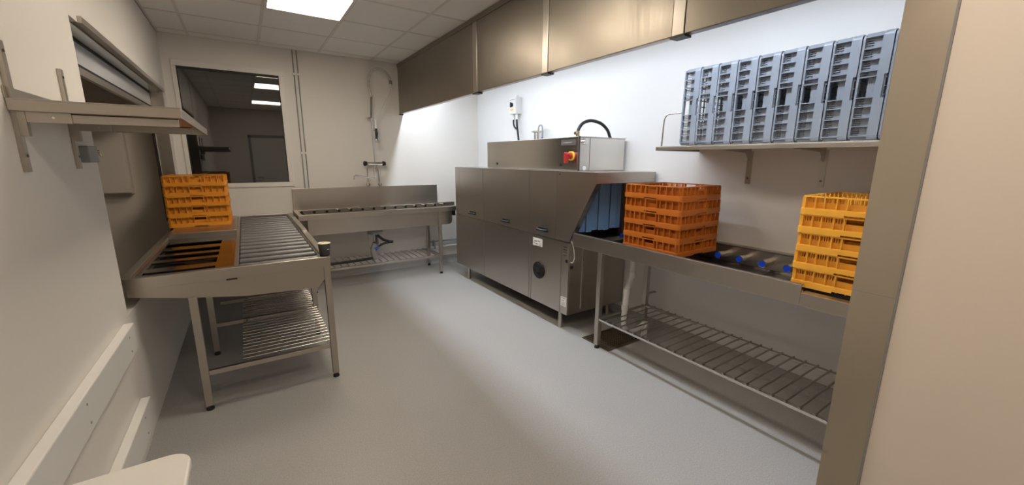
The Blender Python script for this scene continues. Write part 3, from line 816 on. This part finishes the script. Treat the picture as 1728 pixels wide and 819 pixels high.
# ================================================================== OUTFEED TABLE (right)
OT = thing('outfeed_table', (3.15, 1.35, 0), 'long stainless outfeed table with blue tipped pegs and wire shelf along the right wall', 'table')
xt, xk, yA, yL, yZ, zt2 = 2.84, 3.50, 2.405, .714, .30, .915
def front(z): return [(xt, .806), (xt+.005, .806), (xt+.005, z-.005), (xt+.03, z-.005), (xt+.03, z), (xt, z)]
MB().prism(front(zt2), 'y', yL, yA).build('front_rim', 'steel', OT, bev=.002)
MB().prism([(xt, .806), (xt+.005, .806), (xt+.005, .871), (xt+.06, .871), (xt+.06, .876), (xt, .876)], 'y', yZ, yL).build('lowered_rim', 'steel', OT, bev=.002)
B(xt+.006, xt+.03, yL, yL+.004, .87, zt2-.006).build('rim_end', 'steel_bright', OT)
MB().prism([(xt+.006, .808), (xt+.03, .802), (3.43, .792), (xk-.03, .80), (xk-.03, zt2), (xk, zt2), (xk, zt2+.004), (xk-.034, zt2+.004), (xk-.034, .804), (3.43, .796), (xt+.032, .806), (xt+.010, .812)], 'y', yZ, yA).build('trough', 'dark_steel', OT)
B(xk-.036, xk-.030, yZ, yA, .79, zt2).build('backsplash', 'steel', OT)
B(xk-.03, XW-.001, yZ, yA, zt2-.02, zt2+.001).build('back_ledge', 'steel', OT)
B(2.93, 2.965, yZ+.02, yL+1.65, .845, .884).build('runner', 'rubber', OT)
ro = None
for k in range(14):
    y = 2.32-.1483*k
    if ro is None:
        ro = MB().cyl((3.345, y, .860), (3.465, y, .860), .0255, 20).build('support_peg', 'steel_bright', OT)
        cp = MB().cyl((3.342, y, .860), (3.345, y, .860), .0205, 20).build('peg_cap', 'blue_cap', ro)
        cp['label'] = 'round blue cap'
    else:
        c = ro.copy(); COL.objects.link(c); c.location = (0, -.1483*k, 0)
        d = cp.copy(); COL.objects.link(d); d.parent = c
for (x, y, z) in ((xt+.022, 2.09, .806), (3.44, 2.09, .76), (xt+.022, .38, .806), (3.44, .38, .76)):
    leg(OT, x, y, z)
for x in (xt+.022, 3.44):
    B(x-.014, x+.014, .40, 2.07, .245, .263).build('shelf_rail', 'steel_bright' if x < 3 else 'steel', OT, bev=.002)
B(xt+.042, 3.42, 2.083, 2.097, .246, .262).build('shelf_rail', 'steel', OT)
ro = None
for k in range(25):
    y = 2.06-.0675*k
    if ro is None: ro = MB().cyl((xt+.006, y, .2675), (3.455, y, .2675), .0055, 8).build('shelf_wire', 'steel', OT)
    else:
        c = ro.copy(); COL.objects.link(c); c.location = (0, -.0675*k, 0)
B(3.46, XW-.001, 2.075, 2.105, .355, .362).build('wall_bracket', 'steel', OT)
B(3.418, 3.462, 2.068, 2.112, .34, .375).build('wall_bracket', 'steel', OT)
# white waste pipe under the table
t = thing('waste_pipe', (3.1, 2.0, 0), 'white plastic waste pipe bending down under the outfeed table to the floor drain', 'pipe')
MB().tube([(3.17, 2.03, .79), (3.17, 2.03, .59), (3.12, 2.03, .475), (3.10, 2.03, .22)], .024, 14).build('pipe_down', 'pipe_white', t)
for z0, z1, xx in ((.57, .62, 3.17), (.43, .48, 3.115), (.30, .34, 3.105)):
    MB().cyl((xx, 2.03, z0), (xx, 2.03, z1), .029, 14).build('pipe_socket', 'pipe_white', t)
MB().tube(smooth_path([(3.10, 2.03, .23), (3.11, 2.03, .15), (3.16, 2.02, .10), (3.25, 2.01, .10), (3.33, 2.0, .14)], 5), .022, 12).build('pipe_elbow', 'pipe_white', t)
MB().cyl((3.34, 2.0, .0), (3.34, 2.0, .15), .026, 14).build('pipe_riser', 'pipe_white', t)
# floor drain grate
t = thing('floor_grate', (3.1, 2.14, 0), 'brownish metal floor drain grate under the outfeed table leg', 'floor grate')
x0, x1, y0, y1 = 2.885, 3.30, 1.985, 2.29
fr = MB().box(x0, x1, y0, y0+.012, .001, .008).box(x0, x1, y1-.012, y1, .001, .008).box(x0, x0+.012, y0+.012, y1-.012, .001, .008).box(x1-.012, x1, y0+.012, y1-.012, .001, .008)
fr.build('grate_frame', 'grate', t)
B(x0+.012, x1-.012, y0+.012, y1-.012, .0005, .002).build('drain_pit', 'rubber', t)
gb = MB()
for k in range(1, 16): gb.box(x0+(x1-x0)*k/16-.003, x0+(x1-x0)*k/16+.003, y0+.012, y1-.012, .002, .0075)
for k in range(1, 12): gb.box(x0+.012, x1-.012, y0+(y1-y0)*k/12-.003, y0+(y1-y0)*k/12+.003, .002, .0065)
gb.build('grate_bars', 'grate', t, kind='stuff')

# ================================================================== WALL SHELF (right)
RS = thing('steel_shelf', (3.3, 1.05, 1.61), 'stainless wall shelf on brackets holding the row of grey racks', 'shelf')
MB().box(3.04, XW-.002, yZ, 1.795, 1.612, 1.617).box(3.04, 3.044, yZ, 1.795, 1.588, 1.612).box(3.044, XW-.002, 1.791, 1.795, 1.588, 1.612).build('shelf_board', 'steel', RS, bev=.001)
for y in (1.40, .96, .52):
    br = B(3.565, XW-.001, y-.018, y+.018, 1.36, 1.587).build('bracket_upright', 'steel', RS)
    MB().prism([(3.14, 1.605), (3.14, 1.592), (3.50, 1.575), (3.555, 1.52), (3.566, 1.52), (3.566, 1.605)], 'y', y-.003, y+.003).box(3.14, 3.566, y-.015, y+.015, 1.607, 1.611).build('bracket_arm', 'steel', RS)
    MB().cyl((3.561, y, 1.40), (3.566, y, 1.40), .007, 8).build('screw', 'dark_steel', br)
MB().tube([(3.52, 1.77, 1.617), (3.52, 1.77, 1.80), (3.52, 1.755, 1.825)] + [(3.52, 1.735, 1.833), (3.52, 1.60, 1.833)], .005, 8).build('end_stop_wire', 'steel_bright', RS)
MB().tube([(3.07, 1.77, 1.617), (3.07, 1.765, 1.80), (3.07, 1.75, 1.825), (3.07, 1.735, 1.833), (3.07, 1.625, 1.833)], .005, 8).build('end_stop_wire', 'steel_bright', RS)

# ================================================================== LEFT WALL SHELF
LS = thing('steel_shelf', (.2, 2.5, 1.70), 'stainless wall shelf on twin brackets at the left, beside the serving hatch', 'shelf')
zsh = 1.691
MB().box(.002, .412, 1.80, 3.07, zsh-.004, zsh).box(.002, .412, 1.80, 1.804, zsh-.036, zsh-.004).box(.408, .412, 1.804, 3.07, zsh-.036, zsh-.004).box(.002, .408, 3.066, 3.07, zsh-.036, zsh-.004).build('shelf_board', 'steel_x', LS, bev=.001)
B(.001, .004, 1.80, HY0-.01, zsh, zsh+.035).build('upstand', 'steel', LS)
for y in (1.83, 2.32):
    br = MB().box(.0005, .012, y-.014, y+.014, 1.47, 1.86).build('bracket_upright', 'steel', LS)
    MB().box(.0125, .40, y-.003, y+.003, zsh-.066, zsh-.037).box(.0125, .40, y-.003, y+.02, zsh-.040, zsh-.0365).build('bracket_arm', 'steel', LS)
    MB().box(.012, .13, y-.009, y-.003, zsh-.068, zsh-.036).box(.012, .03, y-.012, y+.012, zsh-.11, zsh-.036).build('bracket_hook', 'steel', LS)
    MB().cyl((.09, y-.009, zsh-.052), (.09, y-.012, zsh-.052), .004, 8).build('screw', 'chrome', br)
    for z in (1.52, 1.83): MB().cyl((.012, y, z), (.015, y, z), .005, 8).build('screw', 'dark_steel', br)
t = thing('latch_box', (.02, 2.42, 1.5), 'small grey metal latch box on the edge of the serving hatch', 'latch')
B(.001, .032, 2.37, 2.50, 1.495, 1.565).build('latch_case', 'grey_plastic', t, bev=.004)
MB().tube([(.016, 2.50, 1.54), (.016, 2.535, 1.54), (.022, 2.555, 1.545), (.025, 2.575, 1.525)], .006, 8).build('latch_lever', 'brass', t)

# ================================================================== WHITE SIDE TABLE (bottom left corner)
ST = thing('side_table', (.21, .95, 0), 'low white side table with rounded corners by the left wall', 'table')
def rrect(x0, x1, y0, y1, r, n=8):
    p = []
    for q, (cx, cy) in enumerate(((x1-r, y1-r), (x0+r, y1-r), (x0+r, y0+r), (x1-r, y0+r))):
        p += [(cx+r*math.cos(PI/2*q+PI/2*k/n), cy+r*math.sin(PI/2*q+PI/2*k/n)) for k in range(n+1)]
    return p
MB().prism(rrect(.05, .376, .70, 1.225, .055), 'z', .695, .72).build('table_top', 'stool_white', ST, bev=.006)
for x in (.09, .335):
    for y in (.745, 1.16):
        MB().cyl((x, y, 0), (x, y, .695), .015, 12).build('leg', 'stool_white', ST)

for o in list(bpy.data.objects):
    if '_o' in o: del o['_o']
